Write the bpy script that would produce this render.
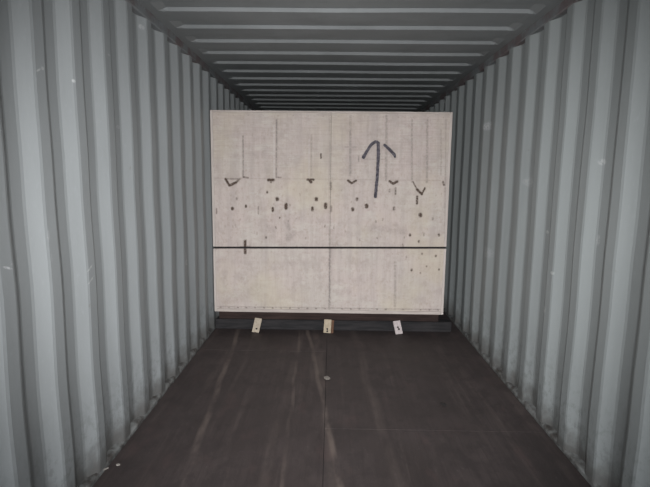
import bpy, bmesh, math, random
import numpy as np
from mathutils import Vector, Matrix, noise

random.seed(7)
C = bpy.context.scene.collection
for o in list(bpy.data.objects):
    bpy.data.objects.remove(o)

# ------------------------------------------------------------------ camera
W, H = 650, 487
F = 464.95
PITCH, YAW, ROLL = 0.1386, -0.0128, 0.0109
CX, CZ = -0.0764, 1.4224
cy, sy, cp, sp = math.cos(YAW), math.sin(YAW), math.cos(PITCH), math.sin(PITCH)
FW = Vector((sy * cp, cy * cp, -sp))
RT = Vector((cy, -sy, 0)); UP = RT.cross(FW)
RT, UP = math.cos(ROLL) * RT + math.sin(ROLL) * UP, -math.sin(ROLL) * RT + math.cos(ROLL) * UP
EYE = Vector((CX, 0, CZ))
cam = bpy.data.cameras.new('camera')
cam.sensor_width = 36; cam.sensor_fit = 'HORIZONTAL'
cam.lens = F / W * 36; cam.clip_start = 0.05
camo = bpy.data.objects.new('camera', cam); C.objects.link(camo)
M = Matrix((RT, UP, -FW)).transposed().to_4x4(); M.translation = EYE
camo.matrix_world = M
bpy.context.scene.camera = camo


def ray(px, py, x=None, y=None, z=None):
    """where the line of sight of a photo pixel meets a real plane of the container or crate"""
    d = FW + (px - W / 2) / F * RT - (py - H / 2) / F * UP
    if y is not None: t = (y - EYE.y) / d.y
    elif z is not None: t = (z - EYE.z) / d.z
    else: t = (x - EYE.x) / d.x
    return EYE + t * d


# ------------------------------------------------------------------ light: overcast sky through the open doors, camera flash
DOOR_Y = -3.5; END_Y = 11.0
sc = bpy.context.scene
sc.view_settings.view_transform = 'Standard'
sc.view_settings.look = 'None'
sc.view_settings.gamma = 1
sc.view_settings.use_curve_mapping = False
sc.view_settings.exposure = 0.0
w = bpy.data.worlds.new('overcast_sky'); sc.world = w; w.use_nodes = True
bg = w.node_tree.nodes['Background']
bg.inputs[0].default_value = (0.98, 1.0, 1.03, 1); bg.inputs[1].default_value = 15
pl = bpy.data.lights.new('door_portal', 'AREA'); pl.shape = 'RECTANGLE'; pl.size = 2.42; pl.size_y = 2.5
pl.cycles.is_portal = True
po = bpy.data.objects.new('door_portal', pl); C.objects.link(po)
po.location = (0, DOOR_Y - 0.02, 1.2); po.rotation_euler = (math.pi / 2, 0, 0)
fl = bpy.data.lights.new('camera_flash', 'SPOT'); fl.energy = 575; fl.shadow_soft_size = 0.03
fl.spot_size = math.radians(93); fl.spot_blend = 1.0; fl.color = (1.0, 0.985, 0.985)
fo = bpy.data.objects.new('camera_flash', fl); C.objects.link(fo)
M2 = M @ Matrix.Rotation(math.radians(1), 4, 'X');     # flash head sits over the lens and points straight ahead
M2.translation = EYE + 0.06 * UP; fo.matrix_world = M2


# ------------------------------------------------------------------ helpers
def obj(name, me, mat=None, parent=None, kind=None, label=None, cat=None, group=None):
    if isinstance(me, bmesh.types.BMesh):
        bm = me; me = bpy.data.meshes.new(name)
        bmesh.ops.recalc_face_normals(bm, faces=bm.faces)
        bm.to_mesh(me); bm.free()
    o = bpy.data.objects.new(name, me); C.objects.link(o)
    if mat and not me.materials: me.materials.append(mat)
    if parent: o.parent = parent
    for k, v in (('kind', kind), ('label', label), ('category', cat), ('group', group)):
        if v: o[k] = v
    return o


def empty(name, loc, **kw):
    o = bpy.data.objects.new(name, None); C.objects.link(o); o.location = loc
    o.empty_display_size = 0.1
    for k, v in kw.items(): o[k] = v
    return o


def box(x0, x1, y0, y1, z0, z1, bev=0.0, bm=None, seg=1):
    own = bmesh.new()
    bmesh.ops.create_cube(own, size=1)
    for v in own.verts:
        v.co = Vector((x0 + (v.co.x + .5) * (x1 - x0), y0 + (v.co.y + .5) * (y1 - y0), z0 + (v.co.z + .5) * (z1 - z0)))
    if bev: bmesh.ops.bevel(own, geom=own.edges[:], offset=bev, segments=seg, affect='EDGES')
    if bm is None: return own
    m = bpy.data.meshes.new('t'); own.to_mesh(m); own.free(); bm.from_mesh(m); bpy.data.meshes.remove(m)
    return bm


class N:
    def __init__(s, name, rough=0.6, metal=0.0, spec=0.5):
        s.m = bpy.data.materials.new(name); s.m.use_nodes = True
        s.t = s.m.node_tree; s.b = s.t.nodes['Principled BSDF']
        s.b.inputs['Roughness'].default_value = rough; s.b.inputs['Metallic'].default_value = metal
        s.b.inputs['Specular IOR Level'].default_value = spec
        s.geo = s.n('ShaderNodeNewGeometry')
    def n(s, t, **kw):
        x = s.t.nodes.new(t)
        for k, v in kw.items(): setattr(x, k, v)
        return x
    def l(s, a, b): s.t.links.new(a, b)
    def val(s, sock, v):
        if hasattr(v, 'links') or isinstance(v, bpy.types.NodeSocket): s.l(v, sock)
        else: sock.default_value = v
    def pos(s, scale=(1, 1, 1), src=None, rot=(0, 0, 0)):
        mp = s.n('ShaderNodeMapping'); s.l(src or s.geo.outputs['Position'], mp.inputs[0])
        mp.inputs['Scale'].default_value = scale; mp.inputs['Rotation'].default_value = rot
        return mp.outputs[0]
    def noise(s, scale, stretch=(1, 1, 1), detail=4, rough=0.6, src=None):
        x = s.n('ShaderNodeTexNoise'); s.l(s.pos(stretch, src), x.inputs['Vector'])
        x.inputs['Scale'].default_value = scale; x.inputs['Detail'].default_value = detail
        x.inputs['Roughness'].default_value = rough
        return x.outputs['Fac']
    def ramp(s, f, a, b, lo=0.0, hi=1.0):
        x = s.n('ShaderNodeMapRange', interpolation_type='SMOOTHSTEP'); s.val(x.inputs[0], f)
        x.inputs[1].default_value = a; x.inputs[2].default_value = b
        x.inputs[3].default_value = lo; x.inputs[4].default_value = hi
        return x.outputs[0]
    def math(s, op, a, b=0.0):
        x = s.n('ShaderNodeMath', operation=op); s.val(x.inputs[0], a); s.val(x.inputs[1], b); return x.outputs[0]
    def mix(s, f, a, b, mode='MIX'):
        x = s.n('ShaderNodeMix', data_type='RGBA', blend_type=mode)
        s.val(x.inputs[0], f)
        for i, v in ((6, a), (7, b)):
            if isinstance(v, tuple): x.inputs[i].default_value = (*v[:3], 1)
            else: s.l(v, x.inputs[i])
        return x.outputs[2]
    def base(s, c):
        if isinstance(c, tuple): s.b.inputs['Base Color'].default_value = (*c, 1)
        else: s.l(c, s.b.inputs['Base Color'])
        return s
    def bump(s, h, st=0.3, d=0.01):
        x = s.n('ShaderNodeBump'); x.inputs['Strength'].default_value = st; x.inputs['Distance'].default_value = d
        s.l(h, x.inputs['Height']); s.l(x.outputs[0], s.b.inputs['Normal']); return s
    def xyz(s):
        x = s.n('ShaderNodeSeparateXYZ'); s.l(s.geo.outputs['Position'], x.inputs[0]); return x.outputs
    def spot(s, cy_, cz_, ry, rz, ang=0.0, soft=0.5):
        """an elliptical scuff or painted flash orb on a wall at (y, z)"""
        p = s.n('ShaderNodeVectorMath', operation='SUBTRACT'); s.l(s.geo.outputs['Position'], p.inputs[0])
        p.inputs[1].default_value = (0, cy_, cz_)
        mp = s.n('ShaderNodeMapping'); mp.vector_type = 'TEXTURE'; s.l(p.outputs[0], mp.inputs[0])
        mp.inputs['Rotation'].default_value = (ang, 0, 0); mp.inputs['Scale'].default_value = (1e4, ry, rz)
        ln = s.n('ShaderNodeVectorMath', operation='LENGTH'); s.l(mp.outputs[0], ln.inputs[0])
        return s.ramp(ln.outputs['Value'], soft, 1.0, 1.0, 0.0)


# ------------------------------------------------------------------ materials
WALL = (0.200, 0.214, 0.218)


def wall_material(name, spots=(), tint=WALL, dirty=True):
    n = N(name, rough=0.55, spec=0.35)
    big = n.noise(1.3, (1, 1, .35), 3)
    fine = n.noise(60, (1, 1, .4), 5)
    streak = n.noise(9, (1, 1, .06), 4)
    c = n.mix(n.ramp(big, .3, .7), tuple(v * .90 for v in tint), tuple(v * 1.08 for v in tint))
    c = n.mix(n.ramp(streak, .45, .8, 0, .35), c, tuple(v * .72 for v in tint))
    c = n.mix(n.ramp(fine, .55, .85, 0, .45), c, tuple(v * 1.25 for v in tint))
    rust = n.noise(14, (1, 1, .6), 6)
    c = n.mix(n.ramp(rust, .70, .80, 0, .55), c, (.085, .060, .050))
    if dirty:
        z = n.xyz()[2]
        dn = n.noise(11, (1, 1, 1), 5)
        h = n.math('ADD', z, n.math('MULTIPLY', dn, -0.30))
        c = n.mix(n.ramp(h, -.14, .06, .8, 0), c, (.07, .065, .06))
        gd = n.noise(30, (1, 1, .7), 6, .75)
        c = n.mix(n.math('MULTIPLY', n.ramp(gd, .48, .62), n.ramp(h, -.1, .45, .55, 0)), c, (.10, .108, .108))
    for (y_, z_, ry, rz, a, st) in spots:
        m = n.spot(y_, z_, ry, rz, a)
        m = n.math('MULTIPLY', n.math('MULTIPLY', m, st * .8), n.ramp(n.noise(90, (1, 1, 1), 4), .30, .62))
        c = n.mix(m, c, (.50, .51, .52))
    n.base(c); n.bump(n.math('ADD', fine, n.math('MULTIPLY', big, 6)), .25, .002)
    return n.m


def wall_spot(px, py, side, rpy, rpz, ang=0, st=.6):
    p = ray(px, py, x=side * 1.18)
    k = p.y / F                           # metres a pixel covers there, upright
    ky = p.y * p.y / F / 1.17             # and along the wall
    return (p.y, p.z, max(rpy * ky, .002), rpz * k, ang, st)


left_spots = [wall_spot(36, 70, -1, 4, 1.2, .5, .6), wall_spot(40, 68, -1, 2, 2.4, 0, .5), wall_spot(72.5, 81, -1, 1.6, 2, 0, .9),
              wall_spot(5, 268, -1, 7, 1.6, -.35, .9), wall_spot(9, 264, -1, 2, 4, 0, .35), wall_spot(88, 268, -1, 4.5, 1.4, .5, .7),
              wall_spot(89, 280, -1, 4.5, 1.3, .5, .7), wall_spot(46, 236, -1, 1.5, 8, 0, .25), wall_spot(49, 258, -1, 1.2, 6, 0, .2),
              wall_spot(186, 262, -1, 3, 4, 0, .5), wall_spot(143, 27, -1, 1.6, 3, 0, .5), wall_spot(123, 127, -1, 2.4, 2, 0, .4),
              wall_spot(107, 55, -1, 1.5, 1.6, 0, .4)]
right_spots = [wall_spot(487, 126, 1, 4, 5, 0, .45), wall_spot(527, 182, 1, 5, 6, 0, .25), wall_spot(543, 232, 1, 1.6, 2, 0, .8),  # first two are flash orbs, light painted as pale marks
               wall_spot(553.5, 273, 1, 1.8, 2.2, 0, .8), wall_spot(543.5, 308, 1, 4.5, 5, 0, .6), wall_spot(536, 30, 1, 2, 3, 0, .5),  # the middle one is a painted flash orb too
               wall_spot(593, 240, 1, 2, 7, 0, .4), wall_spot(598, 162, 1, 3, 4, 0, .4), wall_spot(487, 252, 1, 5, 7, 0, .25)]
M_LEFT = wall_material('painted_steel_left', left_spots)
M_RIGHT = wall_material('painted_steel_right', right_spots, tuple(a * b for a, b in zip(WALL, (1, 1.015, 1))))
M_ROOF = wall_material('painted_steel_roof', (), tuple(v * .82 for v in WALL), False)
M_RAIL = wall_material('rail_steel', (), tuple(v * .62 for v in WALL), False)
n = N('rail_steel_rusty', rough=.7, spec=.3)
g = n.noise(5, (1, 1, 1), 5); g2 = n.noise(30, (1, 1, 1), 4)
c = n.mix(n.ramp(g, .42, .60), (.150, .162, .168), (.115, .095, .096))
c = n.mix(n.ramp(g2, .5, .75, 0, .5), c, (.075, .07, .07))
n.base(c).bump(g2, .3, .003); M_RAIL = n.m

n = N('bottom_rail_steel', rough=.7)
g = n.noise(22, (1, 1, 1), 6); g2 = n.noise(6, (1, 1, 1), 3)
c = n.mix(n.ramp(g, .35, .65), (.15, .158, .156), (.045, .040, .037))
c = n.mix(n.ramp(g2, .45, .7, 0, .6), c, (.20, .21, .208))
n.base(c).bump(g, .6, .006); M_BRAIL = n.m

# floor plywood: dark, worn, oily, with forklift streaks along the container
n = N('floor_plywood', rough=.62, spec=.35)
oi = n.n('ShaderNodeObjectInfo')
s1 = n.noise(7, (1.6, .07, 1), 5, .65); s2 = n.noise(30, (1.2, .05, 1), 4); bl = n.noise(2.2, (1, .8, 1), 5); fn = n.noise(45, (1, .4, 1), 6, .75)
c = n.mix(n.ramp(bl, .3, .7), (.034, .028, .0275), (.058, .0465, .0455))
c = n.mix(n.ramp(s1, .50, .72, 0, .5), c, (.100, .080, .074))
c = n.mix(n.ramp(s2, .45, .70, 0, .4), c, (.028, .022, .022))
c = n.mix(n.ramp(fn, .55, .80, 0, .5), c, (.115, .10, .096))
tone = n.math('MULTIPLY', oi.outputs['Random'], .35)
mo = n.noise(9, (1, .7, 1), 6, .7)
c = n.mix(n.ramp(mo, .46, .60, 0, .55), c, (.030, .025, .025))
rd = n.noise(6, (1, .5, 1), 4)
c = n.mix(n.ramp(rd, .56, .70, 0, .4), c, (.075, .050, .048))
c = n.mix(tone, c, (.042, .031, .030))
# long curved tyre scuffs
X, Y, Z = n.xyz()
for (xa, xb, wd, st) in ((-.582, -.0845, .020, .55), (.221, -.119, .017, .55), (-.232, -.03, .012, .4), (.093, -.07, .03, .22), (.36, -.05, .03, .15), (-.42, .02, .03, .15)):
    cxn = n.math('ADD', n.math('MULTIPLY', Y, xb), xa)
    d = n.math('ABSOLUTE', n.math('SUBTRACT', n.math('ADD', X, n.math('MULTIPLY', n.noise(1.5, (.2, 1, 1), 2), .06)), n.math('ADD', cxn, .03)))
    m = n.math('MULTIPLY', n.ramp(d, wd * .3, wd * 1.4, st, 0), n.ramp(n.noise(5, (1, .4, 1), 4), .35, .6))
    c = n.mix(m, c, (.15, .12, .105))
n.base(c)
n.l(n.ramp(bl, .3, .7, .55, .8), n.b.inputs['Roughness'])
n.bump(n.math('ADD', s2, fn), .4, .002); M_FLOOR = n.m
M_GAP = N('floor_joint_dirt', rough=.9).base((.016, .013, .013)).m

# crate plywood: grain from nodes, knots, splits and stains from a colour attribute
n = N('crate_plywood', rough=.7, spec=.25)
at = n.n('ShaderNodeAttribute', attribute_name='marks')
g1 = n.noise(5, (5, 1, .35), 5, .6); g3 = n.noise(90, (1.4, 1, .12), 3); b1 = n.noise(2.4, (1, 1, 1), 3); gh = n.noise(26, (.25, 1, 2.2), 3)
c = n.mix(n.ramp(b1, .3, .7), (.435, .372, .345), (.410, .368, .335))
c = n.mix(n.ramp(g1, .40, .72, 0, .40), c, (.300, .262, .245))
c = n.mix(n.ramp(g3, .45, .8, 0, .30), c, (.30, .25, .225))
c = n.mix(n.ramp(gh, .5, .8, 0, .22), c, (.46, .42, .39))
sep = n.n('ShaderNodeSeparateColor'); n.l(at.outputs['Color'], sep.inputs[0])
bl1 = n.noise(13, (1, 1, 1), 6, .7); bl2 = n.noise(8, (.5, 1, 1.4), 5, .7); bl3 = n.noise(38, (1, 1, .8), 4, .7)
c2 = n.mix(n.ramp(bl1, .46, .66, 0, .38), c, (.27, .235, .21))
c2 = n.mix(n.ramp(bl2, .50, .68, 0, .45), c2, (.47, .44, .40))
c2 = n.mix(n.ramp(bl3, .52, .70, 0, .42), c2, (.27, .22, .19))
wm = n.noise(1.7, (1, 1, .8), 3)
c2 = n.mix(n.ramp(wm, .48, .66, 0, .45), c2, (.42, .37, .28))
up = n.ramp(n.math('ADD', n.xyz()[2], n.math('MULTIPLY', bl1, .1)), 1.40, 1.62, 0, .30)      # upper veneer: greyer, with scratches across the grain
hs = n.noise(16, (.3, 1, 5), 4, .7)
c2 = n.mix(n.math('MULTIPLY', up, n.ramp(hs, .40, .62)), c2, (.29, .255, .24))
c2 = n.mix(n.ramp(n.noise(12, (1.6, 1, .12), 3), .5, .68, 0, .28), c2, (.30, .265, .25))
brk = n.ramp(n.noise(45, (1, 1, 1), 4, .7), .36, .60, .25, 1.0)
c2 = n.mix(n.math('MULTIPLY', sep.outputs[1], brk), c2, (.17, .145, .135))
c2 = n.mix(n.math('MULTIPLY', sep.outputs[2], n.math('MULTIPLY', brk, .7)), c2, (.50, .46, .43))
c2 = n.mix(n.ramp(n.math('MULTIPLY', sep.outputs[0], n.ramp(n.noise(70, (1, 1, 1), 3), .3, .6, .55, 1.15)), 0.0, .9), c2, (.055, .034, .024))
n.base(c2).bump(n.math('ADD', g1, g3), .25, .002); M_PLY = n.m

def wood(name, a, b, stretch=(3, .3, 3), rough=.75):
    n = N(name, rough=rough, spec=.25)
    g = n.noise(18, stretch, 5); g2 = n.noise(4, (1, 1, 1), 3)
    n.base(n.mix(n.ramp(n.math('ADD', n.math('MULTIPLY', g, .7), n.math('MULTIPLY', g2, .3)), .35, .65), a, b))
    n.bump(g, .3, .003); return n.m
M_EDGE = wood('plywood_edge', (.37, .33, .305), (.45, .405, .375), (3, 3, .3))
M_EDGEB = wood('batten_wood', (.33, .29, .265), (.42, .375, .345), (.3, 3, 3))
M_SKID = wood('skid_wood', (.018, .012, .011), (.034, .022, .019), (.3, 3, 3), .95)
M_BEAM = wood('beam_wood', (.013, .013, .014), (.028, .026, .027), (.3, 3, 3), .95)
M_CL1 = wood('cleat_wood_tan', (.30, .255, .20), (.40, .35, .28), (4, 4, .5))
M_CL2 = wood('cleat_wood_brown', (.31, .26, .19), (.42, .355, .27), (4, 4, .5))
M_CL3 = wood('cleat_wood_pale', (.36, .315, .31), (.46, .415, .41), (4, 4, .5))
M_CLE = wood('cleat_side_brown', (.075, .040, .025), (.13, .07, .042), (4, 4, .5))
M_GAPB = N('joint_shadow_black', rough=.95).base((.012, .010, .010)).m  # near-black colour stands in for the shade inside the crate joint
M_NAIL = N('nail_steel', rough=.5, metal=.6).base((.04, .035, .03)).m
M_INK = N('spray_ink', rough=.75, spec=.2)
M_INK.base(M_INK.mix(M_INK.ramp(M_INK.noise(40, (1, 1, 1), 4), .35, .75), (.040, .036, .046), (.12, .11, .125))); M_INK = M_INK.m
M_CONC = N('yard_concrete', rough=.9).base((.075, .074, .072)).m

# ------------------------------------------------------------------ walls: trapezoidal corrugated steel
HW = 1.17; DEPTH = .036; PER = .2739; FLAT = .072; SLOPE = (PER - 2 * FLAT) / 2
WTOP = 2.345


def corrugated_wall(side, phase):
    """phase = y where an inner flat begins (coming from the door)"""
    ys = []
    k0 = math.floor((DOOR_Y - phase) / PER) - 1; y = phase + k0 * PER
    while y < END_Y + .3:
        ys += [(y, 0), (y + FLAT, 0), (y + FLAT + SLOPE, DEPTH), (y + 2 * FLAT + SLOPE, DEPTH)]
        y += PER
    P = [(a, d) for a, d in ys if DOOR_Y <= a <= END_Y]
    # soften each bend with a small fillet
    Q = []
    for i, (a, d) in enumerate(P):
        if i in (0, len(P) - 1): Q.append((a, d)); continue
        p = Vector((a, d)); q0 = Vector(P[i - 1]); q1 = Vector(P[i + 1])
        for q in (q0, q1):
            v = (q - p).normalized() * .007; Q.append((a + v.x, d + v.y))
    zs = [-.02 + (WTOP + .035) * i / 30 for i in range(31)]
    verts = []; T = .003
    for layer in (0, 1):
        for z in zs:
            for (a, d) in Q:
                wob = noise.noise(Vector((a * 2.3, z * 1.7, side * 5))) * .0035
                wy = noise.noise(Vector((a * 1.1 + 9, z * 2.6, side * 3))) * .010
                e = 1 if 0.05 < z < WTOP - .05 else 0
                verts.append((side * (HW + d + wob * e + layer * T), a + wy * e, z))
    nq, nz = len(Q), len(zs); L = nq * nz; faces = []
    for layer in (0, 1):
        for j in range(nz - 1):
            for i in range(nq - 1):
                b = layer * L + j * nq + i; faces.append((b, b + 1, b + nq + 1, b + nq))
    for j in (0, nz - 1):
        for i in range(nq - 1):
            b = j * nq + i; faces.append((b, b + 1, L + b + 1, L + b))
    for i in (0, nq - 1):
        for j in range(nz - 1):
            b = j * nq + i; faces.append((b, b + nq, L + b + nq, L + b))
    me = bpy.data.meshes.new('wall'); me.from_pydata(verts, [], faces)
    bm = bmesh.new(); bm.from_mesh(me); return bm


obj('wall_left', corrugated_wall(-1, 1.7635), M_LEFT, kind='structure')
obj('wall_right', corrugated_wall(1, 2.0318), M_RIGHT, kind='structure')
# corrugated far end, behind the crate
bm = bmesh.new(); prof = []; x = -HW - .03
while x < HW + .05:
    prof += [(x, 0), (x + .11, 0), (x + .15, .045), (x + .26, .045)]; x += .30
prof = [(min(a, HW + .04), b) for a, b in prof]
rows = [[bm.verts.new((a, END_Y - .06 + b, z)) for a, b in prof] for z in (-.02, WTOP + .03)]
for i in range(len(prof) - 1): bm.faces.new((rows[0][i], rows[0][i + 1], rows[1][i + 1], rows[1][i]))
ex = bmesh.ops.extrude_face_region(bm, geom=bm.faces[:], use_keep_orig=True)
for v in ex['geom']:
    if isinstance(v, bmesh.types.BMVert): v.co.y += .004
obj('wall_back', bm, M_ROOF, kind='structure')

# ------------------------------------------------------------------ rails along the walls
for side, nm in ((-1, 'left'), (1, 'right')):
    # top rail: square tube with a small drip lip, flush with the inner flats
    b = box(min(side * 1.166, side * 1.245), max(side * 1.166, side * 1.245), DOOR_Y, END_Y, 2.338, 2.400, .006)
    obj('trim_1' if side < 0 else 'trim_2', b, M_RAIL, kind='structure')
    # bottom rail: its ledge fills the recesses at the floor
    bm = bmesh.new(); sec = [(1.169, -.02), (1.169, .012), (1.178, .024), (1.216, .032), (1.25, .032), (1.25, -.15), (1.169, -.15)]
    ny = 240; rings = []
    for j in range(ny + 1):
        yy = DOOR_Y + (END_Y - DOOR_Y) * j / ny; ring = []
        for k, (a, z) in enumerate(sec):
            dz = noise.noise(Vector((yy * 4, k * .7, side))) * .010 if k in (1, 2, 3) else 0
            ring.append(bm.verts.new((side * (a + (noise.noise(Vector((yy * 5, 7, side))) * .003 if k in (2, 3) else 0)), yy, z + dz)))
        rings.append(ring)
    for j in range(ny):
        for k in range(len(sec)):
            k2 = (k + 1) % len(sec); bm.faces.new((rings[j][k], rings[j][k2], rings[j + 1][k2], rings[j + 1][k]))
    bm.faces.new(rings[0]); bm.faces.new(rings[-1])
    obj('baseboard_left' if side < 0 else 'baseboard_right', bm, M_BRAIL, kind='structure')

# ------------------------------------------------------------------ ceiling: die-stamped roof sheet
RZ = 2.39; RD = .018; RPER = .3135; RX = 1.10; RY0 = 2.895
bm = bmesh.new()
ylist = []
k0 = math.floor((DOOR_Y - RY0) / RPER)
k = k0
while RY0 + k * RPER < END_Y + .3:
    e = RY0 + k * RPER            # far edge of a stamped recess = where its door-facing slope ends
    ylist += [(e - .150, 0), (e - .132, 1), (e - .016, 1), (e, 0)]
    k += 1
ylist = [(a, d) for a, d in ylist if DOOR_Y < a < END_Y]
ylist = [(DOOR_Y, 0)] + ylist + [(END_Y, 0)]
xl = [(-1.20, 0), (-RX - .008, 0), (-RX + .018, .5), (-RX + .045, 1)] + [(-RX + .045 + (2 * RX - .09) * i / 16, 1) for i in range(1, 16)] + [(RX - .045, 1), (RX - .018, .5), (RX + .008, 0), (1.20, 0)]
g = []
for (yy, d) in ylist:
    row = []
    for (xx, e) in xl:
        sag = noise.noise(Vector((xx * .9, yy * .8, 3))) * .006
        fold = noise.noise(Vector((xx * 1.3, yy * .9, 8))) * .008
        row.append(bm.verts.new((xx, yy + (fold if abs(xx) < 1.08 else 0), RZ + d * e * RD + (sag if abs(xx) < 1.08 else 0))))
    g.append(row)
for j in range(len(g) - 1):
    for i in range(len(xl) - 1): bm.faces.new((g[j][i], g[j][i + 1], g[j + 1][i + 1], g[j + 1][i]))
ex = bmesh.ops.extrude_face_region(bm, geom=bm.faces[:], use_keep_orig=True)
for v in ex['geom']:
    if isinstance(v, bmesh.types.BMVert): v.co.z += .004
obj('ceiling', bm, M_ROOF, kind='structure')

# ------------------------------------------------------------------ floor: plywood panels over steel cross members
floor = obj('floor', box(-1.168, 1.168, DOOR_Y, END_Y, -.15, -.028), M_GAP, kind='structure')
shared = {}
GAP = .003; PW = (2 * 1.168 - 3 * GAP) / 2
for col in (0, 1):
    PW = (1.168 - .10 - 1.5 * GAP) if col == 0 else (1.168 + .10 - 1.5 * GAP)
    x0 = -1.168 + GAP if col == 0 else -.10 + GAP / 2
    yy = DOOR_Y - (1.2 if col else 0); i = 0
    while yy < END_Y:
        ya, yb = max(yy, DOOR_Y) + GAP / 2, min(yy + 2.4, END_Y) - GAP / 2
        key = (col, round(yb - ya, 3))
        if key not in shared:
            me = bpy.data.meshes.new('floor_panel'); b = box(0, PW, 0, yb - ya, -.028, 0, .0004); b.to_mesh(me); b.free()
            me.materials.append(M_FLOOR); shared[key] = me
        o = obj('floor_panel', shared[key], parent=floor); o.location = (x0, ya, 0)
        yy += 2.4; i += 1

# yard outside the doors
obj('ground', box(-300, 300, -600, 300, -1.35, -1.25), M_CONC, kind='structure')

# ------------------------------------------------------------------ the crate
YB = 4.20; BD = 2.3
tl, tr = ray(210, 109.8, y=YB), ray(453, 112.4, y=YB); bl_, br = ray(213.6, 311.6, y=YB), ray(443, 314.5, y=YB)
XL = -1.155; XR = (tr.x + br.x) / 2; ZB = (bl_.z + br.z) / 2; ZT = (tl.z + tr.z) / 2
crate = empty('wooden_crate', ((XL + XR) / 2, YB + BD / 2, 0),
              label='large pale plywood crate marked with a black upward arrow, filling the container', category='crate')
def cpart(name, me, mat, **kw):
    o = obj(name, me, mat, **kw); o.parent = crate
    o.matrix_parent_inverse = Matrix.Translation(-crate.location); return o

# marks seen on the face, given as photo points carried on to the face plane
def fp(px, py):
    p = ray(px, py, y=YB); return p.x, p.z
PXM = YB / F
knots, stains, pales = [], [], []        # segments (x0,z0,x1,z1,radius,strength)
def seg(lst, x0, y0, x1, y1, r, st):
    a, b = fp(x0, y0), fp(x1, y1); lst.append((*a, *b, r * PXM, st))
def V(cx_, cy_, hw, hh, r=1.0, st=.8):
    seg(knots, cx_ - hw, cy_ - hh * .7, cx_ - hw * .1, cy_ + hh * .6, r, st); seg(knots, cx_ - hw * .1, cy_ + hh * .6, cx_ + hw, cy_ - hh * .6, r, st)
seg(knots, 225.5, 179, 229.5, 185.5, 1.2, .8); seg(knots, 229.5, 185.5, 236, 182.5, 1.3, .8); seg(knots, 236, 182.5, 239.5, 179, 1.2, .5)
seg(knots, 226, 179, 239, 179, .8, .35); seg(knots, 243.5, 177, 248, 177.8, .9, .5)
seg(knots, 268.5, 180, 273.5, 180, 1.5, .75); seg(knots, 271, 181, 271, 182, 1.3, .5); seg(knots, 277, 177.2, 281, 177.6, .8, .4)
seg(knots, 307.5, 179.7, 313.5, 179.7, 1.2, .7); seg(knots, 310, 181, 311, 182, 1.5, .75)
V(352, 182, 4, 2.2, 1.1, .75); V(393.5, 182.6, 3.8, 1.8, 1.3, .75)
seg(knots, 413, 181.8, 417.2, 189.6, .8, .55); seg(knots, 417.2, 189.6, 421.8, 194, 1.3, .8); seg(knots, 421.8, 194, 425, 188, 1.0, .65)
seg(knots, 417.2, 196.5, 417, 203.5, 1.1, .7); seg(knots, 443, 182, 444, 185, 1.2, .5)
for (x_, y_, r_, st, el) in [(277.2, 199, 1.7, .85, .5), (286, 206.3, 1.7, .8, 1.8), (272.8, 209.6, 1.2, .85, 1.5), (316.4, 199.2, 1.7, .8, .5),
        (325.6, 205.8, 1.7, .75, 1.6), (312.4, 209, 1.3, .8, 1.2), (330.9, 186, 1.4, .35, 3), (331.2, 208.8, 1.3, .35, 2.5), (267.2, 192.2, 1.1, .55, .5),
        (357, 199.2, 1.4, .6, .6), (366.6, 206, 1.9, .85, .6), (352.6, 209.3, 1.6, .75, .5), (232.5, 208.6, 1.6, .75, .3), (246, 206.2, 1.2, .65, .6),
        (216.5, 211, .9, .4, 2.5), (258.4, 210.3, .9, .35, 3.5), (279.8, 217.7, 1, .5, .3), (266, 237.6, 1.2, .5, .3), (394, 208.5, 1.4, .5, .8),
        (395.5, 191, 1.0, .45, 3), (389.6, 190.8, 1.2, .35, .8), (420.4, 215, 1.9, .75, .5), (432.7, 218.8, 1.2, .35, .5), (410, 235, 1.3, .6, .4),
        (418.8, 241.4, 1.2, .5, .5), (438.9, 235, 1.3, .6, .4), (422, 253.7, 1.1, .4, .4), (406.4, 257, 1.1, .35, .3), (435.8, 256, 1.2, .5, .3),
        (411.6, 270, 1.2, .6, .4), (426.6, 266.4, .9, .45, .3), (420.4, 273, 1, .35, .3), (439, 269.5, .9, .55, .4), (444.6, 267, 1.0, .6, 1),
        (236.9, 198.8, 1.3, .35, .6), (306.4, 190.5, 1.5, .2, .6), (321, 156, 1.0, .55, 2), (213, 166, 1, .6, 1), (290, 205, 1, .3, .5)]:
    seg(knots, x_, y_ - el, x_, y_ + el, r_, st)
seg(knots, 245, 241, 245.2, 253, 1.4, .75); seg(stains, 241, 247, 250, 246.5, 1.2, .8)
seg(stains, 243, 136, 243.2, 177, .75, .85); seg(stains, 276.6, 120, 276.2, 177, .8, .7); seg(pales, 274.3, 125, 274.2, 178, 1.1, .55)
seg(pales, 240.8, 135, 241, 176, 1.0, .3)
seg(stains, 311.5, 135, 311.3, 176, .8, .4); seg(pales, 309, 140, 309, 176, .9, .3)
seg(stains, 350.4, 116, 350.2, 175, 1.2, .5); seg(stains, 345, 147, 356, 147, .7, .4); seg(stains, 386.6, 116, 386, 180, 1.3, .45)
seg(stains, 412, 120, 412, 182, .9, .5); seg(stains, 427.3, 120, 427, 182, 1.1, .5); seg(stains, 441, 130, 441, 175, .7, .4); seg(stains, 446, 120, 444, 300, .6, .35)
seg(stains, 358.6, 156, 358.6, 161, .8, .6); seg(stains, 362, 159, 386, 159.4, .6, .35)
seg(stains, 215, 178, 440, 180.5, .6, .22)
seg(stains, 330.2, 116, 329.8, 247, 1.3, .28); seg(stains, 329.8, 249, 329.6, 308, 1.5, .55)
seg(stains, 268, 226, 273, 230, 3, .25); seg(stains, 286, 222, 289, 228, 2.2, .35); seg(stains, 288, 239, 294, 233, 2.6, .35)
seg(stains, 372, 228, 405, 231, 3.5, .22); seg(stains, 396, 225, 400, 233, 2.5, .25); seg(stains, 395.3, 262, 395, 306, 1.3, .4)
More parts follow.
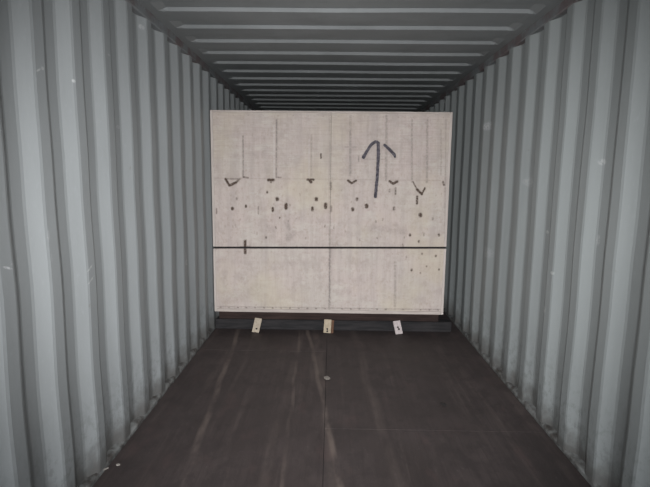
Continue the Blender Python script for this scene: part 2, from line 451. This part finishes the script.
seg(stains, 233, 262, 320, 264, 2.2, .10); seg(stains, 222, 300, 258, 290, 8, .12)
for i in range(26):                       # nail heads along the bottom batten
    x_ = 220 + i * 8.7; seg(knots, x_, 307.2 + (x_ - 213) * .0125, x_ + .8, 307.3 + (x_ - 213) * .0125, .8, .42 if random.random() < .75 else .15)
seg(stains, 216, 306.6, 442, 309.6, .8, .45)
for i in range(16):                       # and below the top edge
    x_ = 218 + i * 15; seg(knots, x_, 114.8 + (x_ - 213) * .0125, x_ + .5, 114.8 + (x_ - 213) * .0125, .6, .25)
for i in range(46):                       # random small veneer flecks in the band of knots
    x_ = random.uniform(216, 446); y_ = random.uniform(186, 245); seg(knots, x_, y_, x_ + random.uniform(-.5, .5), y_ + random.uniform(.3, 2.5), random.uniform(.5, 1.0), random.uniform(.12, .38))
for i in range(14):                       # faint upright veneer stripes
    x_ = random.uniform(216, 446); y_ = random.uniform(114, 150); seg(random.choice((stains, pales)), x_, y_, x_, y_ + random.uniform(15, 60), random.uniform(.5, 2.2), random.uniform(.06, .16))
for a_, b_ in (((378.2, 142), (375.4, 197)), ((376, 142), (363, 158)), ((384, 145), (395, 157))): seg(stains, *a_, *b_, 2.6, .30)   # overspray


def field(xg, zg, lst):
    out = np.zeros_like(xg)
    for (x0, z0, x1, z1, r_, st) in lst:
        dx, dz = x1 - x0, z1 - z0; L2 = dx * dx + dz * dz + 1e-12
        t = np.clip(((xg - x0) * dx + (zg - z0) * dz) / L2, 0, 1)
        d = np.hypot(xg - x0 - t * dx, zg - z0 - t * dz) / r_
        m = np.clip(st * 1.25, 0, .95) * np.clip(1.45 - d, 0, 1); out = np.maximum(out, m)
    return out


def face_panel(x0, x1, z0, z1, y, thick=.018, step=.0055, low=None, high=None):
    nx, nz = int((x1 - x0) / step) + 1, int((z1 - z0) / step) + 1
    xs, zs = np.linspace(x0, x1, nx), np.linspace(z0, z1, nz)
    xg, tg = np.meshgrid(xs, np.linspace(0, 1, nz))
    lo = seam(xg) + low if low is not None else z0; hi = seam(xg) + high if high is not None else z1
    zg = lo + (hi - lo) * tg
    co = np.stack([xg, np.full_like(xg, y), zg], -1).reshape(-1, 3)
    i = np.arange(nz - 1)[:, None] * nx + np.arange(nx - 1)[None, :]
    q = np.stack([i, i + 1, i + nx + 1, i + nx], -1).reshape(-1, 4)
    nb = len(co)
    back = np.array([[x0, y + thick, zg[0, 0]], [x1, y + thick, zg[0, -1]], [x1, y + thick, zg[-1, -1]], [x0, y + thick, zg[-1, 0]]])
    co = np.vstack([co, back])
    faces = q.tolist() + [[nb + 3, nb + 2, nb + 1, nb]]
    faces.append(list(range(0, nx))[::-1] + [nb, nb + 1])
    faces.append([(nz - 1) * nx + a for a in range(nx)] + [nb + 2, nb + 3])
    faces.append([a * nx for a in range(nz)] + [nb + 3, nb])
    faces.append([a * nx + nx - 1 for a in range(nz)][::-1] + [nb + 1, nb + 2])
    me = bpy.data.meshes.new('plywood_panel'); me.from_pydata(co.tolist(), [], faces); me.update()
    col = np.zeros((len(co), 4)); col[:, 3] = 1
    for ch, lst in ((0, knots), (1, stains), (2, pales)):
        col[:, ch] = field(co[:, 0], co[:, 2], lst)
    at_ = me.color_attributes.new('marks', 'FLOAT_COLOR', 'POINT')
    at_.data.foreach_set('color', col.ravel())
    return me


zsl, zsr = fp(213, 247.6)[1], fp(447, 247.8)[1]; zs_ = (zsl + zsr) / 2
def seam(x): return zsl + (zsr - zsl) * (x - XL) / (XR - XL)        # the joint runs slightly askew
xm = fp(330.4, 200)[0]
e = .022; hg = .0009; vg = .0095
for (a, b) in ((XL + e, xm - hg), (xm + hg, XR - e)):
    cpart('plywood_panel', face_panel(a, b, zs_, ZT - e * .8, YB, low=vg), M_PLY)
    cpart('plywood_panel', face_panel(a, b, ZB + .03, zs_, YB + .001, high=-vg), M_PLY)
# frame battens behind the joints (dark in the gap) and edges around the face
cpart('inner_batten', box(XL + .001, XR - .001, YB + .024, YB + .031, zs_ - .03, zs_ + .03), M_GAPB)
cpart('inner_batten', box(xm - .04, xm + .04, YB + .061, YB + .10, ZB + .03, ZT - .03), M_SKID)
for xa in (XL, XR - e):
    zz = seam(xa + e / 2)
    cpart('edge_strip', box(xa, xa + e - .0005, YB - .003, YB + .023, ZB, zz - vg, .002), M_EDGE)
    cpart('edge_strip', box(xa, xa + e - .0005, YB - .003, YB + .023, zz + vg, ZT, .002), M_EDGE)
cpart('edge_strip', box(XL + e + .001, XR - e - .001, YB - .003, YB + .03, ZT - e * .8 + .001, ZT, .002), M_EDGEB)
cpart('bottom_batten', box(XL + e + .001, XR - e - .001, YB - .003, YB + .03, ZB, ZB + .029, .002), M_EDGEB)
# sides, back and top are plywood sheets too
for xs0 in (XL, XR - .018):
    for k in (0, 1):
        ya = YB + .032 + k * (BD - .032) / 2
        cpart('plywood_panel', box(xs0, xs0 + .018, ya, ya + (BD - .032) / 2 - .003, ZB, ZT, .001), M_PLY)
for k in (0, 1):
    ya = YB + .032 + k * (BD - .032) / 2
    cpart('lid_panel', box(XL + .02, XR - .02, ya, ya + (BD - .032) / 2 - .003, ZT - .018, ZT, .001), M_PLY)
cpart('back_panel', box(XL + .02, XR - .02, YB + BD - .024, YB + BD - .005, ZB, ZT - .02, .001), M_PLY)
cpart('base_board', box(XL + .02, XR - .02, YB + .035, YB + BD - .03, ZB + .002, ZB + .03, .001), M_SKID)
# cross bearers under the base, then runners on the floor behind the blocking beam
JZ = .100
for yy in (YB + .045, YB + BD / 2, YB + BD - .15):
    cpart('cross_bearer', box(XL + .03, XR - .03, yy, yy + .09, JZ, ZB, .004), M_SKID)
for xx in (XL + .15, xm - .05, XR - .25):
    cpart('skid', box(xx, xx + .10, YB + .17, YB + BD - .03, 0.0, JZ, .004), M_SKID)

# arrow: sprayed stroke, a thin film of paint proud of the panel, its rim uneven
def stroke(pts, rad, yoff, bm):
    P = [Vector((*fp(*p), 0)) for p in pts]
    out = []
    for i in range(len(P) - 1):
        nseg = max(2, int((P[i + 1] - P[i]).length / .008))
        for k in range(nseg): out.append((P[i].lerp(P[i + 1], k / nseg), rad[i] + (rad[i + 1] - rad[i]) * k / nseg))
    out.append((P[-1], rad[-1]))
    L_, R_ = [], []
    for i, (p, r_) in enumerate(out):
        a = out[max(i - 1, 0)][0]; b = out[min(i + 1, len(out) - 1)][0]; t = (b - a).normalized(); nn = Vector((-t.y, t.x, 0))
        end = .55 if i in (0, len(out) - 1) else 1
        for s_, arr in ((1, L_), (-1, R_)):
            q = p + nn * s_ * r_ * 1.08 * PXM * end * (1 + .18 * noise.noise(Vector((p.x * 60, p.y * 60, s_))))
            arr.append((bm.verts.new((q.x, YB - yoff, q.y)), bm.verts.new((q.x, YB - .0002, q.y))))
    for i in range(len(L_) - 1):
        bm.faces.new((L_[i][0], L_[i + 1][0], R_[i + 1][0], R_[i][0]))
        bm.faces.new((L_[i][0], L_[i][1], L_[i + 1][1], L_[i + 1][0])); bm.faces.new((R_[i][0], R_[i + 1][0], R_[i + 1][1], R_[i][1]))
    return bm
bm = bmesh.new()
stroke([(378.2, 141.6), (378.4, 155), (377.4, 175), (375.3, 198)], [1.5, 1.5, 1.35, 1.5], .0010, bm)
stroke([(378.6, 142.4), (375.4, 141.8), (371.5, 144.2), (367, 151), (362.7, 158.6)], [1.2, 1.4, 1.4, 1.3, 1.7], .0014, bm)
stroke([(383.6, 144.2), (389.5, 149.5), (394.3, 154.6), (395.3, 157.8)], [1.2, 1.4, 1.4, .9], .0012, bm)
cpart('painted_arrow', bm, M_INK, label='black sprayed arrow pointing up')
# overspray halo as real soft paint would leave is in the face's own stain layer (see marks)

# ------------------------------------------------------------------ blocking beam on the floor in front of the skids
obj('blocking_beam', box(-1.16, 1.07, 4.245, 4.345, 0, .096, .005), M_BEAM,
    label='dark timber beam lying across the floor beneath the front of the crate', cat='beam')

def cleat(bp, tp, width, mat, side_mat, label, nails):
    """a short board leaning on the beam: bp, tp are photo points of its foot and head"""
    a = ray(*bp, z=0.0); a.z = 0.001
    b = ray(*tp, y=4.235)
    ax = (b - a); L = ax.length; ax.normalize()
    xx = Vector((1, 0, 0)); nn = xx.cross(ax).normalized(); xx = ax.cross(nn).normalized()
    if nn.y > 0: nn = -nn
    Mx = Matrix((xx, ax, nn)).transposed().to_4x4(); Mx.translation = a
    root = empty('wooden_cleat', a, label=label, category='cleat', group='cleats nailed in front of the beam')
    th = .020
    bm_ = box(-width / 2, width / 2, 0, L, -th * .6, th * .4, .0015)
    for v in bm_.verts:
        v.co = Mx @ v.co
        if v.co.z < 0.0005: v.co.z = 0.0005
        v.co -= a
    o = obj('cleat_board', bm_, mat, parent=root)
    if side_mat:
        sb = box(width / 2 + .0005, width / 2 + .024, 0, L * .98, -th * .6, th * .1, .0015)
        for v in sb.verts:
            v.co = Mx @ v.co; v.co.z = max(v.co.z, .0005); v.co -= a
        obj('bark_strip', sb, side_mat, parent=root, label='brown bark strip')
    for (u, v_) in nails:
        nb = bmesh.new(); bmesh.ops.create_cone(nb, cap_ends=True, segments=12, radius1=.010, radius2=.008, depth=.004)
        for v in nb.verts: v.co = Mx @ (v.co + Vector((u, v_ * L, th * .4 + .001))) - a
        obj('nail', nb, M_NAIL, parent=root)
cleat((255.4, 332.6), (258.6, 318.4), .066, M_CL1, None, 'tan wooden cleat under the left half of the crate, nearest the left wall', [(.004, .25)])
cleat((327.0, 333.2), (328.0, 319.6), .068, M_CL2, M_CLE, 'tan wooden cleat with brown side under the middle seam of the crate', [(0, .28), (.002, .12)])
cleat((399.2, 334.2), (396.4, 321), .068, M_CL3, None, 'pale pinkish wooden cleat under the right half of the crate, beneath its arrow', [(.006, .35), (.0, .5)])

# ------------------------------------------------------------------ small debris on the floor, with a flash orb built among it
def chip(name, px, py, sx, sy_, sz, mat, label, cat, rot=0.0, n_=10):
    p = ray(px, py, z=0.0); bm_ = bmesh.new()
    bmesh.ops.create_icosphere(bm_, subdivisions=1, radius=1)
    for v in bm_.verts:
        k = 1 + .35 * noise.noise(v.co * 2 + Vector((px, py, 0)))
        v.co = Vector((v.co.x * sx * k, v.co.y * sy_ * k, (v.co.z * k + .8) * sz))
        v.co.z = max(v.co.z, 0)
    o = obj(name, bm_, mat, label=label, cat=cat); o.location = (p.x, p.y, .0005); o.rotation_euler.z = rot
M_CHIP = wood('chip_wood', (.17, .155, .14), (.25, .23, .21))
M_DK = N('dark_scrap', rough=.8).base((.012, .010, .010)).m
chip('wood_chip', 118, 465.5, .012, .009, .005, M_CHIP, 'pale wood chip on the floor near the left wall foot', 'wood chip', .3)
chip('wood_splinter', 103, 471, .030, .006, .005, M_CHIP, 'pale splinter lying on the floor by the left wall', 'splinter', .9)
chip('flash_orb', 327, 378.5, .026, .036, .004, M_CHIP, 'small round flash orb, a spot of light built on the floor in front of the middle cleat', 'scrap', .2)  # a flash orb: spot of light modelled as a flat pale piece
chip('rubber_scrap', 443.5, 405, .016, .030, .006, M_DK, 'small dark scrap lying on the right part of the floor', 'scrap', .5)
